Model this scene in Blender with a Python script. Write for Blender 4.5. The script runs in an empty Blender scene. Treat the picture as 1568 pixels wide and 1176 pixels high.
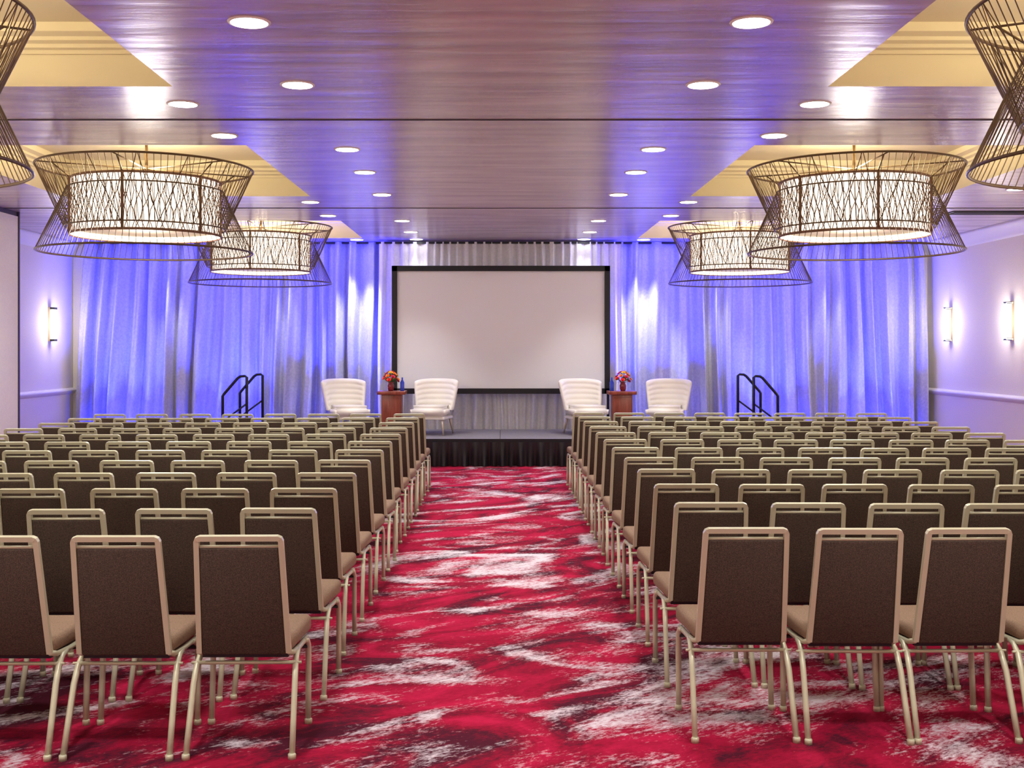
import bpy, bmesh, math, random
from math import sin, cos, pi, radians
from mathutils import Vector, Matrix
random.seed(4)
scene = bpy.context.scene
coll = scene.collection
FP = 1750.0      # focal length in 1568-px-wide units
CAMZ = 1.685
CEIL = CAMZ + 1.74

# ------------------------------------------------------------------ materials
def new_mat(name, base=(0.5,0.5,0.5), rough=0.5, metal=0.0, spec=0.5, emis=None, estr=0.0, sheen=0.0):
    m = bpy.data.materials.new(name); m.use_nodes = True
    b = m.node_tree.nodes['Principled BSDF']
    b.inputs['Base Color'].default_value = (*base, 1)
    b.inputs['Roughness'].default_value = rough
    b.inputs['Metallic'].default_value = metal
    b.inputs['Specular IOR Level'].default_value = spec
    if sheen: b.inputs['Sheen Weight'].default_value = sheen
    if emis:
        b.inputs['Emission Color'].default_value = (*emis, 1)
        b.inputs['Emission Strength'].default_value = estr
    return m

def noise_mat(name, c1, c2, scale=(1,1,1), nscale=20, detail=4, rough=0.6, metal=0.0, bump=0.0, bdist=0.01, lo=0.35, hi=0.65, spec=0.5, sheen=0.0):
    m = new_mat(name, c1, rough, metal, spec, sheen=sheen)
    nt = m.node_tree; N = nt.nodes; L = nt.links
    b = N['Principled BSDF']
    tc = N.new('ShaderNodeTexCoord'); mp = N.new('ShaderNodeMapping')
    mp.inputs['Scale'].default_value = scale
    L.new(tc.outputs['Object'], mp.inputs['Vector'])
    n = N.new('ShaderNodeTexNoise'); n.inputs['Scale'].default_value = nscale; n.inputs['Detail'].default_value = detail
    L.new(mp.outputs[0], n.inputs['Vector'])
    r = N.new('ShaderNodeValToRGB')
    r.color_ramp.elements[0].position = lo; r.color_ramp.elements[0].color = (*c1,1)
    r.color_ramp.elements[1].position = hi; r.color_ramp.elements[1].color = (*c2,1)
    L.new(n.outputs['Fac'], r.inputs['Fac']); L.new(r.outputs[0], b.inputs['Base Color'])
    if bump:
        bp = N.new('ShaderNodeBump'); bp.inputs['Strength'].default_value = bump; bp.inputs['Distance'].default_value = bdist
        L.new(n.outputs['Fac'], bp.inputs['Height']); L.new(bp.outputs[0], b.inputs['Normal'])
    return m

def carpet_mat():
    m = new_mat('carpet_red_brushstroke', (0.4,0.02,0.05), 0.95, spec=0.1)
    nt = m.node_tree; N = nt.nodes; L = nt.links; b = N['Principled BSDF']
    tc = N.new('ShaderNodeTexCoord')
    def mapped(length, width, rot, loc=(0,0,0)):
        mp = N.new('ShaderNodeMapping'); mp.vector_type = 'TEXTURE'
        mp.inputs['Scale'].default_value = (length, width, 1)
        mp.inputs['Rotation'].default_value = (0,0,radians(rot)); mp.inputs['Location'].default_value = loc
        L.new(tc.outputs['Object'], mp.inputs['Vector']); return mp
    def noise(mp, sc, det, dist=0.0, rough=0.55):
        n = N.new('ShaderNodeTexNoise'); n.inputs['Scale'].default_value = sc; n.inputs['Detail'].default_value = det
        n.inputs['Distortion'].default_value = dist; n.inputs['Roughness'].default_value = rough
        L.new(mp.outputs[0], n.inputs['Vector']); return n
    def math_(op, a, bb):
        x = N.new('ShaderNodeMath'); x.operation = op
        for i, v in enumerate((a, bb)):
            if isinstance(v, (int, float)): x.inputs[i].default_value = v
            else: L.new(v, x.inputs[i])
        return x.outputs[0]
    big = noise(mapped(1.4, 0.95, 30, (3.6,0.4,0)), 1.15, 2, 2.2)
    streak = noise(mapped(1.0, 0.30, 36), 2.1, 7, 2.0, 0.7)
    speck = noise(mapped(1.0, 0.5, 36), 26, 4, 0.3, 0.75)
    redn = noise(mapped(1.4, 0.8, 40, (7,2,0)), 1.5, 5, 1.6, 0.6)
    f = math_('ADD', big.outputs['Fac'], math_('MULTIPLY', math_('SUBTRACT', streak.outputs['Fac'], 0.5), 0.50))
    f = math_('ADD', f, math_('MULTIPLY', math_('SUBTRACT', speck.outputs['Fac'], 0.5), 0.62))
    rm = N.new('ShaderNodeValToRGB'); cr = rm.color_ramp
    cr.elements[0].position = 0.515; cr.elements[0].color = (0,0,0,1)
    cr.elements[1].position = 0.71; cr.elements[1].color = (1,1,1,1)
    L.new(f, rm.inputs['Fac'])
    rr = N.new('ShaderNodeValToRGB'); cr = rr.color_ramp
    g = math_('ADD', redn.outputs['Fac'], math_('MULTIPLY', math_('SUBTRACT', speck.outputs['Fac'], 0.5), 0.3))
    cr.elements[0].position = 0.38; cr.elements[0].color = (0.062,0.006,0.017,1)
    cr.elements[1].position = 0.68; cr.elements[1].color = (0.43,0.009,0.052,1)
    e = cr.elements.new(0.50); e.color = (0.25,0.004,0.026,1)
    L.new(g, rr.inputs['Fac'])
    mix = N.new('ShaderNodeMix'); mix.data_type = 'RGBA'
    L.new(rm.outputs[0], mix.inputs[0]); L.new(rr.outputs[0], mix.inputs[6])
    mix.inputs[7].default_value = (0.60,0.52,0.56,1)
    L.new(mix.outputs[2], b.inputs['Base Color'])
    return m

M = {}
M['carpet'] = carpet_mat()
M['ceil'] = noise_mat('ceiling_satin_wood', (0.44,0.37,0.43), (0.66,0.57,0.63), scale=(0.4,3.0,1), nscale=2.0, detail=7, rough=0.25, bump=0.36, bdist=0.02, spec=1.0)
M['cream'] = new_mat('coffer_cream_paint', (0.76,0.70,0.52), 0.6)
M['groove'] = new_mat('dark_groove', (0.05,0.035,0.05), 0.5)
M['wall'] = noise_mat('wallpaper_taupe', (0.86,0.82,0.72), (0.92,0.88,0.78), nscale=60, rough=0.8)
M['white'] = new_mat('white_trim_paint', (0.90,0.89,0.88), 0.45)
M['partition'] = noise_mat('partition_fabric_cream', (0.90,0.88,0.82), (0.94,0.92,0.86), nscale=40, rough=0.8)
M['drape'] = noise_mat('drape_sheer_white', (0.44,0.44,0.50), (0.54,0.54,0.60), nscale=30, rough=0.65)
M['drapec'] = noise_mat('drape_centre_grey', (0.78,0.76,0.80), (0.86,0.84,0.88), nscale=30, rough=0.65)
M['fabric'] = noise_mat('chair_fabric_brown', (0.038,0.026,0.019), (0.084,0.057,0.041), nscale=260, rough=0.85, lo=0.4, hi=0.6, spec=0.25)
M['seatfab'] = noise_mat('seat_fabric_tan', (0.19,0.12,0.075), (0.28,0.18,0.115), nscale=200, rough=0.8, spec=0.3)
M['gold'] = new_mat('champagne_metal', (0.53,0.52,0.36), 0.34, 0.15)
M['bronze'] = new_mat('dark_bronze_wire', (0.12,0.075,0.04), 0.4, 0.5)
M['twig'] = new_mat('twig_brown_wire', (0.22,0.11,0.06), 0.5)
M['shade'] = new_mat('lit_shade_fabric', (0.8,0.75,0.65), 0.8, emis=(1.0,0.88,0.74), estr=1.25)
M['diff'] = new_mat('lamp_diffuser', (0.10,0.075,0.05), 0.6, emis=(1.0,0.70,0.42), estr=0.30)
M['lamp'] = new_mat('downlight_lens', (0.9,0.9,0.9), 0.5, emis=(1.0,0.96,0.92), estr=9.0)
M['sconce'] = new_mat('sconce_glass', (0.9,0.9,0.9), 0.5, emis=(1.0,0.93,0.88), estr=2.2)
M['black'] = new_mat('black_metal', (0.015,0.015,0.02), 0.4, 0.3)
M['skirt'] = new_mat('black_satin_skirt', (0.012,0.012,0.014), 0.32)
M['stage'] = noise_mat('stage_grey_carpet', (0.15,0.14,0.16), (0.21,0.19,0.22), nscale=60, rough=0.8)
M['screen'] = new_mat('projection_fabric', (0.92,0.93,0.96), 0.75)
M['leather'] = new_mat('ivory_upholstery', (0.88,0.84,0.77), 0.5)
M['legwood'] = new_mat('pale_leg_metal', (0.55,0.45,0.36), 0.35, 0.4)
M['cherry'] = noise_mat('cherry_wood', (0.20,0.035,0.02), (0.32,0.07,0.04), scale=(1,1,0.15), nscale=25, rough=0.3)
M['fred'] = new_mat('flower_red', (0.85,0.03,0.02), 0.6)
M['forange'] = new_mat('flower_orange', (0.95,0.28,0.02), 0.6)
M['fyellow'] = new_mat('flower_yellow', (0.95,0.6,0.05), 0.6)
M['fpink'] = new_mat('flower_magenta', (0.7,0.03,0.10), 0.6)
M['leaf'] = new_mat('leaf_green', (0.05,0.18,0.03), 0.6)
M['vase'] = new_mat('vase_red_glass', (0.25,0.02,0.03), 0.1)
M['bottle'] = new_mat('blue_bottle_glass', (0.02,0.05,0.5), 0.08)
for k_ in ('shade','diff','sconce'):
    try: M[k_].cycles.emission_sampling = 'NONE'
    except Exception: pass

# ------------------------------------------------------------------ mesh helpers
class Build:
    def __init__(self): self.bm = bmesh.new(); self.mats = []
    def mi(self, key):
        if key not in self.mats: self.mats.append(key)
        return self.mats.index(key)
    def face(self, vs, key, smooth=False):
        try: f = self.bm.faces.new(vs)
        except ValueError: return
        f.material_index = self.mi(key); f.smooth = smooth
    def box(self, x0,x1,y0,y1,z0,z1, key, bevel=0.0, mtx=None, taper=None):
        t = bmesh.new(); bmesh.ops.create_cube(t, size=1)
        for v in t.verts:
            v.co = Vector(((x0+x1)/2+v.co.x*(x1-x0), (y0+y1)/2+v.co.y*(y1-y0), (z0+z1)/2+v.co.z*(z1-z0)))
        if taper:
            for v in t.verts: v.co = taper(v.co)
        if bevel:
            bmesh.ops.bevel(t, geom=t.edges[:], offset=bevel, segments=3, affect='EDGES', profile=0.5)
        self.merge(t, key, mtx, smooth=bool(bevel))
    def merge(self, t, key, mtx=None, smooth=True):
        mp = {}
        for v in t.verts:
            co = mtx @ v.co if mtx else v.co
            mp[v] = self.bm.verts.new(co)
        for f in t.faces: self.face([mp[v] for v in f.verts], key, smooth)
        t.free()
    def tube(self, pts, r, key, n=6, closed=False, flat=None):
        pts = [Vector(p) for p in pts]; k = len(pts); rings = []
        prev = None
        for i, p in enumerate(pts):
            if closed: d = pts[(i+1)%k]-pts[i-1]
            else: d = pts[min(i+1,k-1)]-pts[max(i-1,0)]
            d.normalize()
            if prev is None:
                up = Vector((0,0,1)) if abs(d.z) < 0.9 else Vector((0,1,0))
                a = d.cross(up).normalized()
            else:
                a = (prev - d*prev.dot(d)).normalized()
            prev = a; bb = d.cross(a)
            rr = r[i] if isinstance(r,(list,tuple)) else r
            ring = []
            for j in range(n):
                t = 2*pi*(j+0.5)/n
                ring.append(self.bm.verts.new(p + a*cos(t)*rr*(flat or 1) + bb*sin(t)*rr))
            rings.append(ring)
        m = k if closed else k-1
        for i in range(m):
            A = rings[i]; B = rings[(i+1)%k]
            for j in range(n): self.face([A[j],A[(j+1)%n],B[(j+1)%n],B[j]], key, n>4)
        if not closed:
            self.face(rings[0][::-1], key); self.face(rings[-1], key)
    def lathe(self, prof, key, n=24, c=(0,0,0), smooth=True, cap=True):
        rings = []
        for r,z in prof:
            rings.append([self.bm.verts.new((c[0]+r*cos(2*pi*j/n), c[1]+r*sin(2*pi*j/n), c[2]+z)) for j in range(n)])
        for i in range(len(rings)-1):
            for j in range(n): self.face([rings[i][j],rings[i][(j+1)%n],rings[i+1][(j+1)%n],rings[i+1][j]], key, smooth)
        if cap:
            self.face(rings[0][::-1], key); self.face(rings[-1], key)
    def grid(self, P, key, closed_u=False):
        V = [[self.bm.verts.new(p) for p in row] for row in P]
        for i in range(len(V)-1):
            m = len(V[i])
            for j in range(m if closed_u else m-1):
                self.face([V[i][j],V[i][(j+1)%m],V[i+1][(j+1)%m],V[i+1][j]], key, True)
    def mesh(self, name, recalc=True):
        if recalc: bmesh.ops.recalc_face_normals(self.bm, faces=self.bm.faces[:])
        me = bpy.data.meshes.new(name); self.bm.to_mesh(me); self.bm.free()
        for k in self.mats: me.materials.append(M[k])
        return me
    def obj(self, name, loc=(0,0,0), rot=0, recalc=True):
        return place(self.mesh(name, recalc), name, loc, rot)

def place(me, name, loc=(0,0,0), rot=0):
    o = bpy.data.objects.new(name, me); o.location = loc; o.rotation_euler = (0,0,rot)
    coll.objects.link(o); return o

def light(name, kind, loc, power, color, parent=None, **kw):
    l = bpy.data.lights.new(name, kind); l.energy = power; l.color = color
    rot = kw.pop('rot', None)
    for k,v in kw.items(): setattr(l, k, v)
    o = bpy.data.objects.new(name, l); coll.objects.link(o)
    o.location = loc
    if rot: o.rotation_euler = rot
    if parent is not None: o.parent = parent
    return o

# ------------------------------------------------------------------ room shell
XL, XR, YB, YF = -7.1, 7.1, 19.0, -4.0
b = Build(); b.box(XL-0.2,XR+0.2,YF-0.2,YB+0.2,-0.1,0,'carpet'); b.obj('floor')
b = Build(); b.box(XL-0.15,XR+0.15,YB,YB+0.15,0,CEIL+0.5,'wall'); b.obj('wall_back')
b = Build(); b.box(XL-0.15,XR+0.15,YF-0.15,YF,0,CEIL+0.5,'wall'); b.obj('wall_rear')
b = Build(); b.box(XL-0.15,XL,YF,YB,0,CEIL+0.5,'wall'); b.obj('wall_left')
b = Build(); b.box(XR,XR+0.15,YF,YB,0,CEIL+0.5,'wall'); b.obj('wall_right')

# ceiling with recessed coffers
xs = [XL,-5.02,-2.18,2.18,5.02,XR]
ys = [YF,-1.4,2.0,4.2,7.6,9.8,13.1,15.6,18.1,YB]
b = Build()
for i in range(5):
    for j in range(9):
        x0,x1,y0,y1 = xs[i],xs[i+1],ys[j],ys[j+1]
        if i in (1,3) and j in (1,3,5,7):
            prof = [(0,0,'ceil'),(0,0.21,'cream'),(0.025,0.21,'cream'),(0.025,0.235,'cream'),(0.05,0.245,'cream'),(0.05,0.27,'cream'),(0.085,0.285,'cream'),(0.085,0.31,'cream'),(0.14,0.33,'cream'),(0.14,0.39,'cream')]
            prev = None
            for ins,h,k in prof:
                ring = [b.bm.verts.new(p) for p in ((x0+ins,y0+ins,CEIL+h),(x1-ins,y0+ins,CEIL+h),(x1-ins,y1-ins,CEIL+h),(x0+ins,y1-ins,CEIL+h))]
                if prev:
                    for q in range(4): b.face([prev[q],prev[(q+1)%4],ring[(q+1)%4],ring[q]],'cream')
                prev = ring
            b.face(prev,'cream')
        else:
            b.face([b.bm.verts.new(p) for p in ((x0,y0,CEIL),(x0,y1,CEIL),(x1,y1,CEIL),(x1,y0,CEIL))],'ceil')
ceil = b.obj('ceiling', recalc=False)
b = Build(); b.box(XL,XR,YF,YB,CEIL+0.52,CEIL+0.6,'white'); b.obj('ceiling_slab')
k = 0
for y in (3.1, 8.7, 14.2):
    b = Build()
    b.box(XL,XR,y-0.012,y-0.006,CEIL-0.006,CEIL,'groove'); b.box(XL,XR,y+0.006,y+0.012,CEIL-0.006,CEIL,'groove'); b.box(XL,XR,y-0.006,y+0.006,CEIL-0.002,CEIL,'groove')
    k += 1; b.obj('trim_%d'%k)
def crown(name, x, s):
    b = Build()
    prof = [(0,-0.20),(0.012,-0.20),(0.018,-0.16),(0.05,-0.12),(0.09,-0.055),(0.13,-0.035),(0.14,0.0),(0,0)]
    P = [[(x+s*u, yy, CEIL+v) for u,v in prof] for yy in (YF,YB)]
    b.grid(P,'white'); return b.obj(name)
crown('trim_crown_right', XR, -1); crown('trim_crown_left', XL, 1)
def rail(name, x, s):
    b = Build()
    prof = [(0,0.93),(0.02,0.935),(0.03,0.96),(0.05,0.975),(0.05,1.0),(0.03,1.01),(0.0,1.03)]
    P = [[(x+s*u, yy, v) for u,v in prof] for yy in (YF,YB)]
    b.grid(P,'white'); return b.obj(name)
rail('trim_chair_rail_right', XR, -1); rail('trim_chair_rail_left', XL, 1)
for nm,x,s in (('baseboard_right',XR,-1),('baseboard_left',XL,1)):
    b = Build(); b.box(min(x,x+s*0.02),max(x,x+s*0.02),YF,YB,0,0.14,'white'); b.obj(nm)
# operable partition on the left
b = Build()
PX = -6.16
y = 14.6
while y > YF+0.2:
    y0 = max(y-1.22, YF+0.02)
    b.box(PX-0.10,PX,y0+0.006,y-0.006,0.03,CEIL-0.06,'partition')
    y = y0
b.box(PX-0.09,PX-0.01,YF+0.02,14.59,0.0,CEIL,'groove')
b.box(PX-0.11,PX+0.012,14.6,14.63,0.0,CEIL,'groove')
b.obj('operable_partition_wall')

# ------------------------------------------------------------------ drapes
def drape(name, x0, x1, y, z0, z1, pitch, amp, key, seed, lean=(0,0)):
    rnd = random.Random(seed)
    n = int((x1-x0)/0.014); rows = 18
    ph = [0.0]; w = 1.0
    amps = [1.0]; aw = 1.0
    for i in range(n):
        if i % 12 == 0:
            w = rnd.uniform(0.6,1.5); tgt = rnd.uniform(0.5,1.3)
        aw += (tgt-aw)*0.12
        ph.append(ph[-1] + 2*pi*0.014/pitch*w); amps.append(aw)
    P = []
    for r in range(rows+1):
        t = r/rows; z = z0 + (z1-z0)*t
        row = []
        for i in range(n+1):
            u = i/n
            x = x0+(x1-x0)*u + 0.05*sin(3.1*t+u*23+seed)*(1-t)
            x += lean[0]*t*(1-u) + lean[1]*t*u
            a = amp*amps[i]*(1.05-0.35*t)
            p = ph[i]
            s1 = sin(p); s1 = (abs(s1)**0.8)*(1 if s1>0 else -1)
            o = s1 + 0.30*sin(2.3*p+seed+2.0*(1-t)) + 0.25*(1-t)*sin(0.41*p+2*t)
            yy = y - a*o
            row.append((x, yy, z))
        P.append(row)
    b = Build(); b.grid(P, key)
    b.box(x0+lean[0],x1+lean[1],y-0.02,y+0.02,z1-0.03,z1,'black')
    return b.obj(name)
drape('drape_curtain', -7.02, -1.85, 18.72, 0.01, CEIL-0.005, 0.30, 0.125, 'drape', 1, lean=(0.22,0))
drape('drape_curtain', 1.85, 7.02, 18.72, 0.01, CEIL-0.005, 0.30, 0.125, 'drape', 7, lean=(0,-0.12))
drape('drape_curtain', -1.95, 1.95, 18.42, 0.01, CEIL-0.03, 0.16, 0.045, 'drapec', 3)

# ------------------------------------------------------------------ stage
SH = 0.39; SY0, SY1, SX = 16.3, 18.22, 3.6
b = Build()
xsm = [-SX,-1.2,0,1.2,SX]
for a_,c_ in zip(xsm[:-1],xsm[1:]): b.box(a_+0.004,c_-0.004,SY0,SY1,SH-0.06,SH,'stage')
b.box(-SX,SX,SY0,SY1,SH-0.065,SH-0.01,'groove')
b.box(-SX-0.01,SX+0.01,SY0-0.015,SY0,SH-0.07,SH,'black')
for x in (-SX+0.08,-1.2,1.2,SX-0.08):
    for yy in (SY0+0.15,SY1-0.1):
        b.box(x-0.03,x+0.03,yy-0.03,yy+0.03,0,SH-0.06,'black')
P = []
for t in [q/6 for q in range(7)]:
    row = []
    n = 900
    for i in range(n+1):
        x = -SX + 2*SX*i/n
        a = 0.012+0.022*(1-t)
        o = sin(x*46+0.8*sin(x*5)) + 0.5*sin(x*21+2*t+1)
        row.append((x, SY0-0.05+(-a*o), 0.008+(SH-0.05)*t))
    P.append(row)
b.grid(P,'skirt')
for s in (-1,1):
    P = []
    for t in (0,0.5,1):
        row = []
        for i in range(121):
            yy = SY0-0.03+(SY1-SY0)*i/120
            row.append((s*(SX+0.015)+0.010*sin(yy*60)*(1.2-t), yy, 0.008+(SH-0.05)*t))
        P.append(row)
    b.grid(P,'skirt')
b.obj('stage_platform')

for s in (-1,1):
    b = Build()
    y0,y1 = 16.6,17.6
    b.box(min(s*3.68,s*3.93),max(s*3.68,s*3.93),y0,y1,0.20,0.26,'stage')
    b.box(min(s*3.93,s*4.18),max(s*3.93,s*4.18),y0,y1,0.07,0.13,'stage')
    for yy in (y0+0.03,y1-0.03):
        b.box(min(s*3.69,s*3.92),max(s*3.69,s*3.92),yy-0.02,yy+0.02,0,0.20,'black')
        b.box(min(s*3.95,s*4.17),max(s*3.95,s*4.17),yy-0.02,yy+0.02,0,0.07,'black')
    b.obj('stage_steps')
    b = Build()
    for yy in (16.55,17.65):
        pts = [(s*4.02,yy,0.0),(s*4.02,yy,0.99),(s*4.00,yy,1.02),(s*3.80,yy,1.25),(s*3.76,yy,1.275),(s*3.70,yy,1.28),(s*3.67,yy,1.26),(s*3.67,yy,0.0)]
        b.tube(pts,0.021,'black',8)
        b.tube([(s*4.02,yy,0.62),(s*3.67,yy,0.88)],0.014,'black',8)
    b.obj('stair_handrail')

# ------------------------------------------------------------------ projection screen
b = Build()
sy = 18.02; k1 = sy/FP
x0,x1 = (600-766)*k1,(934-766)*k1
z1 = CAMZ+(533-407)*k1; z0 = CAMZ-(603-533)*k1
fw = 0.085
b.box(x0+0.02,x1-0.02,sy+0.012,sy+0.02,z0+0.02,z1-0.02,'screen')
b.box(x0,x0+fw,sy-0.02,sy+0.03,z0,z1,'black'); b.box(x1-fw,x1,sy-0.02,sy+0.03,z0,z1,'black')
b.box(x0,x1,sy-0.02,sy+0.03,z1-fw,z1,'black'); b.box(x0,x1,sy-0.02,sy+0.03,z0,z0+fw,'black')
for x in (x0+0.03,x1-0.03):
    b.box(x-0.02,x+0.02,sy+0.0,sy+0.03,SH+0.002,z0+0.1,'black')
    b.box(x-0.025,x+0.025,sy-0.25,sy+0.15,SH+0.002,SH+0.03,'black')
b.obj('projection_screen')

# ------------------------------------------------------------------ banquet chair
def banquet_chair():
    b = Build()
    TW, BW = 0.172, 0.186
    TZ, BZ = 0.907, 0.41
    ty, by = 0.012, 0.125
    def bp(z):
        t = (TZ-z)/(TZ-BZ); return ty + (by-ty)*t
    def hw(z):
        t = (TZ-z)/(TZ-BZ); return TW + (BW-TW)*t
    r = 0.0155
    c = 0.012
    pts = [(-hw(BZ),bp(BZ),BZ),(-hw(.6),bp(.6),.6),(-hw(TZ-c),bp(TZ-c),TZ-c),(-TW+c*0.3,ty,TZ-c*0.3),(-TW+c,ty,TZ),
           (TW-c,ty,TZ),(TW-c*0.3,ty,TZ-c*0.3),(hw(TZ-c),bp(TZ-c),TZ-c),(hw(.6),bp(.6),.6),(hw(BZ),bp(BZ),BZ)]
    b.tube(pts, r, 'gold', 4)
    zh = TZ-0.036
    b.tube([(-hw(zh),bp(zh),zh),(hw(zh),bp(zh),zh)], 0.007, 'gold', 6)
    zt, zb = TZ-0.040, 0.40
    t = bmesh.new(); bmesh.ops.create_cube(t, size=1)
    for v in t.verts:
        z = zt if v.co.z > 0 else zb
        v.co = Vector(((hw(z)-0.010)*(1 if v.co.x>0 else -1), bp(z)+(0.042 if v.co.y>0 else -0.010), z))
    bmesh.ops.bevel(t, geom=t.edges[:], offset=0.009, segments=2, affect='EDGES', profile=0.5)
    b.merge(t,'fabric')
    t = bmesh.new(); bmesh.ops.create_cube(t, size=1)
    for v in t.verts:
        f = v.co.y > 0
        v.co = Vector(((0.222 if f else 0.192)*(1 if v.co.x>0 else -1), 0.545 if f else 0.14, (0.478 if f else 0.462) if v.co.z>0 else 0.398))
    bmesh.ops.bevel(t, geom=t.edges[:], offset=0.026, segments=4, affect='EDGES', profile=0.5)
    b.merge(t,'seatfab')
    b.box(-0.18,0.18,0.15,0.52,0.382,0.40,'black')
    for s in (-1,1):
        b.tube([(s*0.186,0.125,0.412),(s*0.192,0.19,0.392),(s*0.200,0.30,0.386),(s*0.21,0.46,0.388)],0.012,'gold',6)
        b.tube([(s*0.200,0.27,0.386),(s*0.204,0.215,0.378),(s*0.208,0.165,0.345),(s*0.211,0.125,0.28),(s*0.214,0.07,0.14),(s*0.217,0.02,0.012)],0.0135,'gold',6)
        b.tube([(s*0.207,0.40,0.387),(s*0.211,0.455,0.378),(s*0.213,0.485,0.345),(s*0.214,0.487,0.28),(s*0.215,0.475,0.14),(s*0.216,0.465,0.012)],0.0135,'gold',6)
        for yy in (0.017,0.465): b.lathe([(0.017,0),(0.017,0.02),(0.013,0.024)],'gold',8,(s*0.217,yy,0))
        b.tube([(s*0.20,0.17,0.355),(s*0.232,0.17,0.355)],0.006,'gold',6)
    b.tube([(-0.207,0.17,0.355),(0.207,0.17,0.355)],0.0085,'gold',6)
    b.tube([(-0.211,0.47,0.345),(0.211,0.47,0.345)],0.0085,'black',6)
    return b.mesh('banquet_chair')
cm = banquet_chair()
rnd = random.Random(11)
for i in range(12):
    for j in range(8):
        place(cm,'banquet_chair',(-1.07-0.495*j+rnd.uniform(-.008,.008), 4.665+0.7875*i-0.012*j+rnd.uniform(-.012,.012),0), rnd.uniform(-.02,.02))
        place(cm,'banquet_chair',(1.05+0.475*j+rnd.uniform(-.005,.005), 4.865+0.7875*i-0.012*j+rnd.uniform(-.012,.012),0), rnd.uniform(-.02,.02))

# ------------------------------------------------------------------ chandelier
def chandelier():
    b = Build()
    zt, zb = 1.80, 0.965
    RT, RB = 1.05, 1.045
    def circ(r,z,n=64): return [(r*cos(2*pi*j/n), r*sin(2*pi*j/n), z) for j in range(n)]
    def pt(r,z,a): return (r*cos(a), r*sin(a), z)
    b.tube(circ(RT,zt),0.011,'bronze',6,True)
    b.tube(circ(RB,zb),0.010,'bronze',6,True)
    ru, zu = 0.78, 1.20
    rl, zl = 0.76, 1.58
    b.tube(circ(ru,zu),0.007,'bronze',6,True)
    b.tube(circ(rl,zl),0.007,'bronze',6,True)
    n = 104
    for i in range(n):
        a = 2*pi*i/n
        b.tube([pt(RT,zt,a),pt(ru,zu,a+0.03)],0.0032,'bronze',4)
        a += pi/n
        b.tube([pt(RB,zb,a),pt(rl,zl,a-0.03)],0.0032,'bronze',4)
    m = 14
    for i in range(m):
        a = 2*pi*i/m
        b.tube([pt(RT,zt,a),pt(ru,zu,a+0.22)],0.0042,'bronze',4)
        b.tube([pt(RT,zt,a+0.44),pt(ru,zu,a+0.22)],0.0042,'bronze',4)
    zs0, zs1, rs = 1.13, 1.67, 0.72
    b.lathe([(rs,zs0),(rs,zs1)],'shade',64,cap=False)
    b.lathe([(rs-0.012,zs1),(rs-0.012,zs0)],'shade',64,cap=False)
    b.lathe([(0.02,zs0+0.05),(rs-0.03,zs0+0.05)],'diff',48,cap=False)
    ro = rs+0.012
    for z in (zs0,zs1): b.tube(circ(ro,z),0.013,'twig',6,True)
    for i in range(6):
        a = -pi/2 + i*pi/3
        b.tube([pt(ro+0.006,zs0,a),pt(ro+0.006,zs1,a)],0.014,'twig',6)
    nn = 64
    for i in range(nn):
        a = 2*pi*i/nn
        for s in (-1,1):
            k = 6
            pts = []
            for q in range(k+1):
                t = q/k
                pts.append(pt(ro, zs0+(zs1-zs0)*t, a + s*0.055*sin(2*pi*t*1.0+0.6*sin(i*2.1))+0.010*sin(i*5+q)))
            b.tube(pts,0.0042,'twig',4)
    b.tube([(0,0,1.5),(0,0,2.125)],0.016,'bronze',8)
    b.lathe([(0.09,2.09),(0.09,2.125)],'bronze',20)
    for i in range(6):
        a = -pi/2 + i*pi/3
        b.tube([(0,0,zt),pt(RT,zt,a)],0.007,'bronze',6)
        b.tube([pt(0.9,zt,a),pt(ro,zs1,a)],0.007,'bronze',6)
        b.tube([(0,0,1.62),pt(rs,1.62,a)],0.006,'bronze',6)
    return b.mesh('wire_chandelier')
chm = chandelier()
for cy in (0.35, 5.95, 11.5, 17.0):
    for s in (-1,1):
        o = place(chm,'wire_chandelier',(s*3.56,cy,CAMZ))
        light('glow_down','POINT',(0,0,1.06),80 if cy<15 else 14,(1.0,0.92,0.82),o,shadow_soft_size=0.25)
        light('glow_up','POINT',(0,0,1.85),50,(1.0,0.80,0.45),o,shadow_soft_size=0.15)

# ------------------------------------------------------------------ downlights
b = Build()
b.lathe([(0.098,-0.006),(0.112,-0.006),(0.116,0.0)],'white',28,cap=False)
b.lathe([(0.001,-0.008),(0.098,-0.008),(0.100,-0.004)],'lamp',28,cap=False)
dm = b.mesh('recessed_downlight')
pos = []
for y in (-2.5,-0.5,1.5,3.6,6.1,7.55,10.0,11.3,12.95,15.6,17.1,18.25):
    pos += [(-1.34,y),(1.34,y)]
for y in (2.5,3.8,8.14,9.35,13.6,15.0,18.32):
    pos += [(-2.26 if y<18 else -2.3,y),(2.24 if y<18 else 2.3,y)]
for y in (0.5,3.5,6.5,9.5,12.5): pos += [(-5.62,y),(5.65,y)]
pos += [(-5.35,18.3),(5.3,18.3),(-3.5,18.3),(3.55,18.3)]  # added fixtures, made up to wash the side drapes with white light
for x,y in pos:
    o = place(dm,'recessed_downlight',(x,y,CEIL))
    p = 115; ss = 110
    if y > 18:
        p,ss = (300,56) if abs(x)>2 else (20,80)
        if abs(x)>3: p,ss = 150,40
    elif y > 14.5: p,ss = 100,(112 if y<16 else 80)
    if abs(x)>5 and y<18: p,ss = 170,130
    light('beam','SPOT',(0,0,-0.03),p,(1.0,0.98,0.97),o,shadow_soft_size=0.07,spot_size=radians(ss),spot_blend=0.8,rot=(radians(5),0,0) if (y>18 and abs(x)>2) else None)

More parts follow.
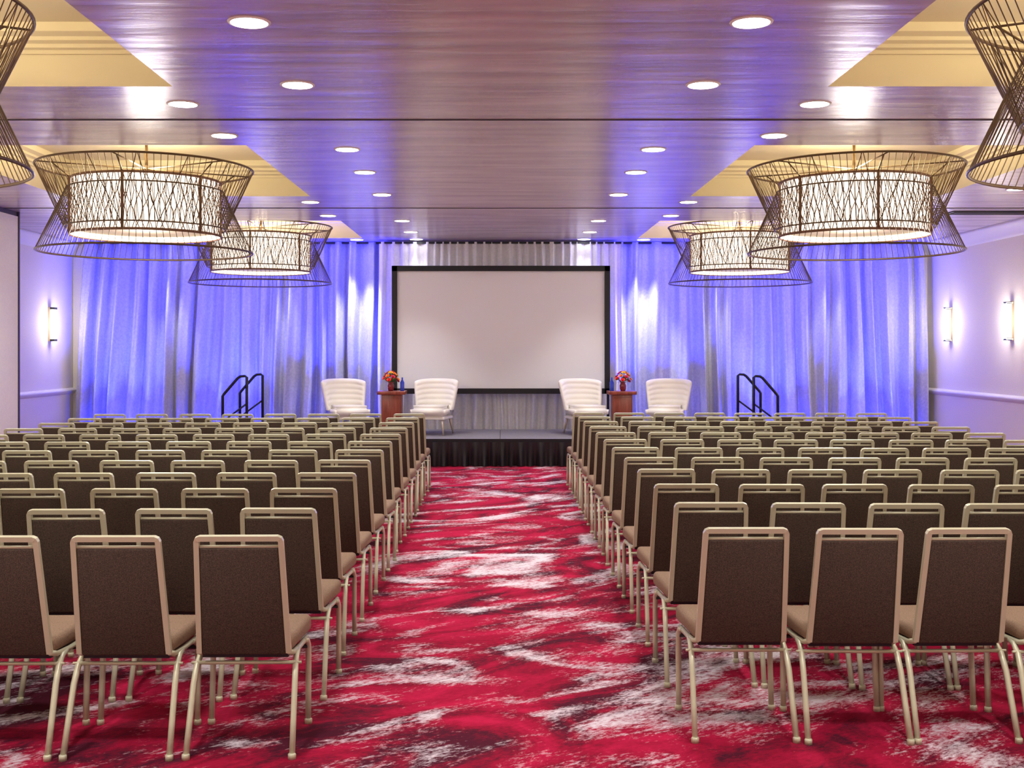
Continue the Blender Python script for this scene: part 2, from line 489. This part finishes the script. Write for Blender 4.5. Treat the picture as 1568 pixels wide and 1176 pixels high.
# ------------------------------------------------------------------ LED uplights
b = Build()
b.lathe([(0.07,0),(0.075,0.02),(0.075,0.16),(0.065,0.17),(0.06,0.15)],'black',20,cap=False)
b.lathe([(0.001,0.15),(0.06,0.15)],'bottle',20,cap=False)
b.lathe([(0.001,0.0),(0.07,0.0)],'black',20,cap=False)
um = b.mesh('led_uplight')
for x in (-6.4,-5.8,-4.6,-4.05,-2.95,-2.2,2.2,2.95,4.05,4.6,5.75,6.35):
    on = abs(x)<3.6
    o = place(um,'led_uplight',(x,18.06,SH+0.001 if on else 0))
    light('blue_beam','SPOT',(0,0,0.19),1200 if not on else 900,(0.02,0.03,1.0),o,shadow_soft_size=0.04,spot_size=radians(56),spot_blend=1.0,rot=(radians(180-17),0,0))
    light('blue_base_beam','SPOT',(0,0,0.19),80 if not on else 16,(0.015,0.03,1.0),o,shadow_soft_size=0.04,spot_size=radians(110),spot_blend=1.0,rot=(radians(180-70),0,0))

# ------------------------------------------------------------------ wall sconces
def sconce(x, y, s):
    b = Build()
    z0, z1 = 1.80, 2.32
    b.box(min(x,x+s*0.03),max(x,x+s*0.03),y-0.06,y+0.06,z0-0.01,z1+0.01,'legwood')
    t = bmesh.new(); bmesh.ops.create_cube(t,size=1)
    for v in t.verts: v.co = Vector((x+s*(0.03+0.06*(v.co.x+0.5)), y+v.co.y*0.10, (z0+z1)/2+v.co.z*(z1-z0-0.03)))
    bmesh.ops.bevel(t,geom=t.edges[:],offset=0.012,segments=2,affect='EDGES')
    b.merge(t,'sconce')
    for z in (z0,z1-0.02): b.box(min(x+s*0.03,x+s*0.1),max(x+s*0.03,x+s*0.1),y-0.06,y+0.06,z-0.005,z+0.025,'black')
    o = b.obj('wall_sconce')
    light('sconce_glow','POINT',(x+s*0.2,y,2.06),16,(1.0,0.90,0.76),o,shadow_soft_size=0.15)
for y in (18.0,15.85,12.0,8.0): sconce(XR,y,-1)
sconce(XL,18.0,1)
b = Build()
b.box(5.75,6.95,14.5,14.8,CEIL-0.012,CEIL,'black')
for i in range(6): b.box(5.78,6.92,14.53+i*0.045,14.545+i*0.045,CEIL-0.02,CEIL-0.012,'groove')
b.obj('air_vent')

# ------------------------------------------------------------------ slipper armchairs
def armchair():
    b = Build()
    t = bmesh.new(); bmesh.ops.create_cube(t,size=1)
    for v in t.verts:
        up = v.co.z>0; fr = v.co.y<0
        v.co = Vector(((0.29 if fr else 0.25)*(1 if v.co.x>0 else -1)*(1 if up else .92), -0.34 if fr else 0.22, 0.44 if up else 0.25))
    bmesh.ops.bevel(t,geom=t.edges[:],offset=0.06,segments=5,affect='EDGES')
    b.merge(t,'leather')
    b.box(-0.255,0.255,-0.30,0.20,0.235,0.275,'leather',bevel=0.01)
    nu, nv = 28, 36
    inner=[];outer=[]
    for j in range(nv+1):
        v = j/nv
        ri=[];rou=[]
        for i in range(nu+1):
            u = -1+2*i/nu
            amax = radians(86-14*v)
            a = u*amax
            z = 0.36 + (0.47 - 0.05*abs(u)**3)*v
            R = 0.235 + 0.085*v
            ch = 0.010*abs(sin(pi*v*6))
            th = 0.075*(1-0.25*abs(u)**4)
            e = min(1, (1-abs(u))/0.12+0.15); e = math.sqrt(min(1,e)); tt = min(1,(1-v)/0.08+0.2); tt = math.sqrt(min(1,tt))
            mid = R + th/2
            cy = 0.02+0.055*v
            rin = mid - (th/2+ch)*e*tt; ro = mid + th/2*e*tt
            for (rr,L_) in ((rin,ri),(ro,rou)):
                L_.append((rr*1.02*sin(a), cy+rr*0.86*cos(a), z))
        inner.append(ri); outer.append(rou)
    loop=[inner[j]+outer[j][::-1] for j in range(nv+1)]
    V=[[b.bm.verts.new(p) for p in row] for row in loop]
    m=len(V[0])
    for j in range(nv):
        for i in range(m): b.face([V[j][i],V[j][(i+1)%m],V[j+1][(i+1)%m],V[j+1][i]],'leather',True)
    for R_ in (V[0],V[-1]):
        for i in range(nu): b.face([R_[i],R_[i+1],R_[m-2-i],R_[m-1-i]],'leather',True)
    for sx in (-1,1):
        for (yy,ys_) in ((-0.26,-0.31),(0.17,0.24)):
            b.tube([(sx*0.21,yy,0.26),(sx*0.245,ys_,0.004)],[0.022,0.011],'legwood',10)
    return b.mesh('slipper_armchair')
am = armchair()
for x,y,r in ((-2.30,17.15,0.42),(-1.01,17.2,-0.22),(1.27,17.2,0.30),(2.50,17.15,-0.30)):
    place(am,'slipper_armchair',(x,y,SH),r)

# ------------------------------------------------------------------ side tables, flowers, bottles
def flowers():
    b = Build()
    b.lathe([(0.035,0),(0.045,0.03),(0.05,0.08),(0.035,0.12),(0.045,0.14)],'vase',20)
    rn = random.Random(5)
    cols = ['fred','forange','fyellow','fred','fpink','forange']
    for i in range(17):
        a = i*2.4; q = math.sqrt((i+0.5)/17)
        r = 0.125*q; z = 0.285-0.13*q*q + rn.uniform(-.012,.012)
        c = Vector((r*cos(a), r*sin(a), z))
        d = Vector((cos(a)*q*1.1, sin(a)*q*1.1, 1.0)).normalized()
        b.tube([(0,0,0.12),c-d*0.01],0.003,'leaf',4)
        ax = d.orthogonal().normalized(); ay = d.cross(ax)
        key = cols[i%6]
        for layer,(rad,lift,np_) in enumerate(((0.036,0.3,7),(0.026,0.8,6),(0.015,1.4,5))):
            for p in range(np_):
                t = 2*pi*p/np_+layer*0.4
                e = ax*cos(t)+ay*sin(t); s_ = d.cross(e)
                tip = c + e*rad + d*rad*lift
                mid = c + e*rad*0.6 + d*rad*lift*0.3
                vs = [b.bm.verts.new(v) for v in (c, mid+s_*rad*0.5, tip+s_*rad*0.2, tip-s_*rad*0.2, mid-s_*rad*0.5)]
                b.face(vs,key,True)
    for i in range(16):
        a = i*2*pi/16+0.2; L_ = rn.uniform(0.11,0.17); z = rn.uniform(0.13,0.24)
        e = Vector((cos(a),sin(a),rn.uniform(0.0,0.7))).normalized(); s_=Vector((-sin(a),cos(a),0))
        c = Vector((0,0,z-0.02))
        vs=[b.bm.verts.new(v) for v in (c+e*0.04, c+e*L_*0.6+s_*0.022, c+e*L_, c+e*L_*0.6-s_*0.022)]
        b.face(vs,'leaf')
    return b.mesh('flower_arrangement',recalc=False)
fm = flowers()
b = Build(); b.lathe([(0.001,0),(0.03,0),(0.032,0.01),(0.032,0.13),(0.012,0.17),(0.012,0.205),(0.001,0.206)],'bottle',20,cap=False); bm_ = b.mesh('water_bottle')
for x,y,fx,bx in ((-1.64,17.35,-0.02,0.155),(1.84,17.35,0.02,-0.15)):
    b = Build()
    T = 0.645
    b.box(-0.21,0.21,-0.21,0.21,T-0.05,T,'cherry',bevel=0.006)
    b.box(-0.15,0.15,-0.15,0.15,0.03,T-0.05,'cherry',bevel=0.004)
    b.box(-0.17,0.17,-0.17,0.17,0.001,0.04,'cherry',bevel=0.004)
    b.box(-0.125,0.125,-0.155,-0.149,0.07,T-0.09,'cherry',bevel=0.002)
    b.obj('pedestal_side_table',(x,y,SH))
    place(fm,'flower_arrangement',(x+fx,y-0.02,SH+T))
    place(bm_,'water_bottle',(x+bx,y-0.03,SH+T))

# ------------------------------------------------------------------ world, camera, view
w = bpy.data.worlds.new('World'); scene.world = w; w.use_nodes = True
w.node_tree.nodes['Background'].inputs[0].default_value = (0.5,0.5,0.6,1)
w.node_tree.nodes['Background'].inputs[1].default_value = 0.3
cam = bpy.data.cameras.new('camera'); co = bpy.data.objects.new('camera', cam); coll.objects.link(co)
co.location = (0,0,CAMZ); co.rotation_euler = (radians(90),0,0)
cam.sensor_width = 36; cam.lens = FP/1568*36
cam.shift_x = 18/1568; cam.shift_y = -55/1568
cam.clip_start = 0.05
scene.camera = co
scene.view_settings.view_transform = 'Standard'
scene.view_settings.exposure = 0.2
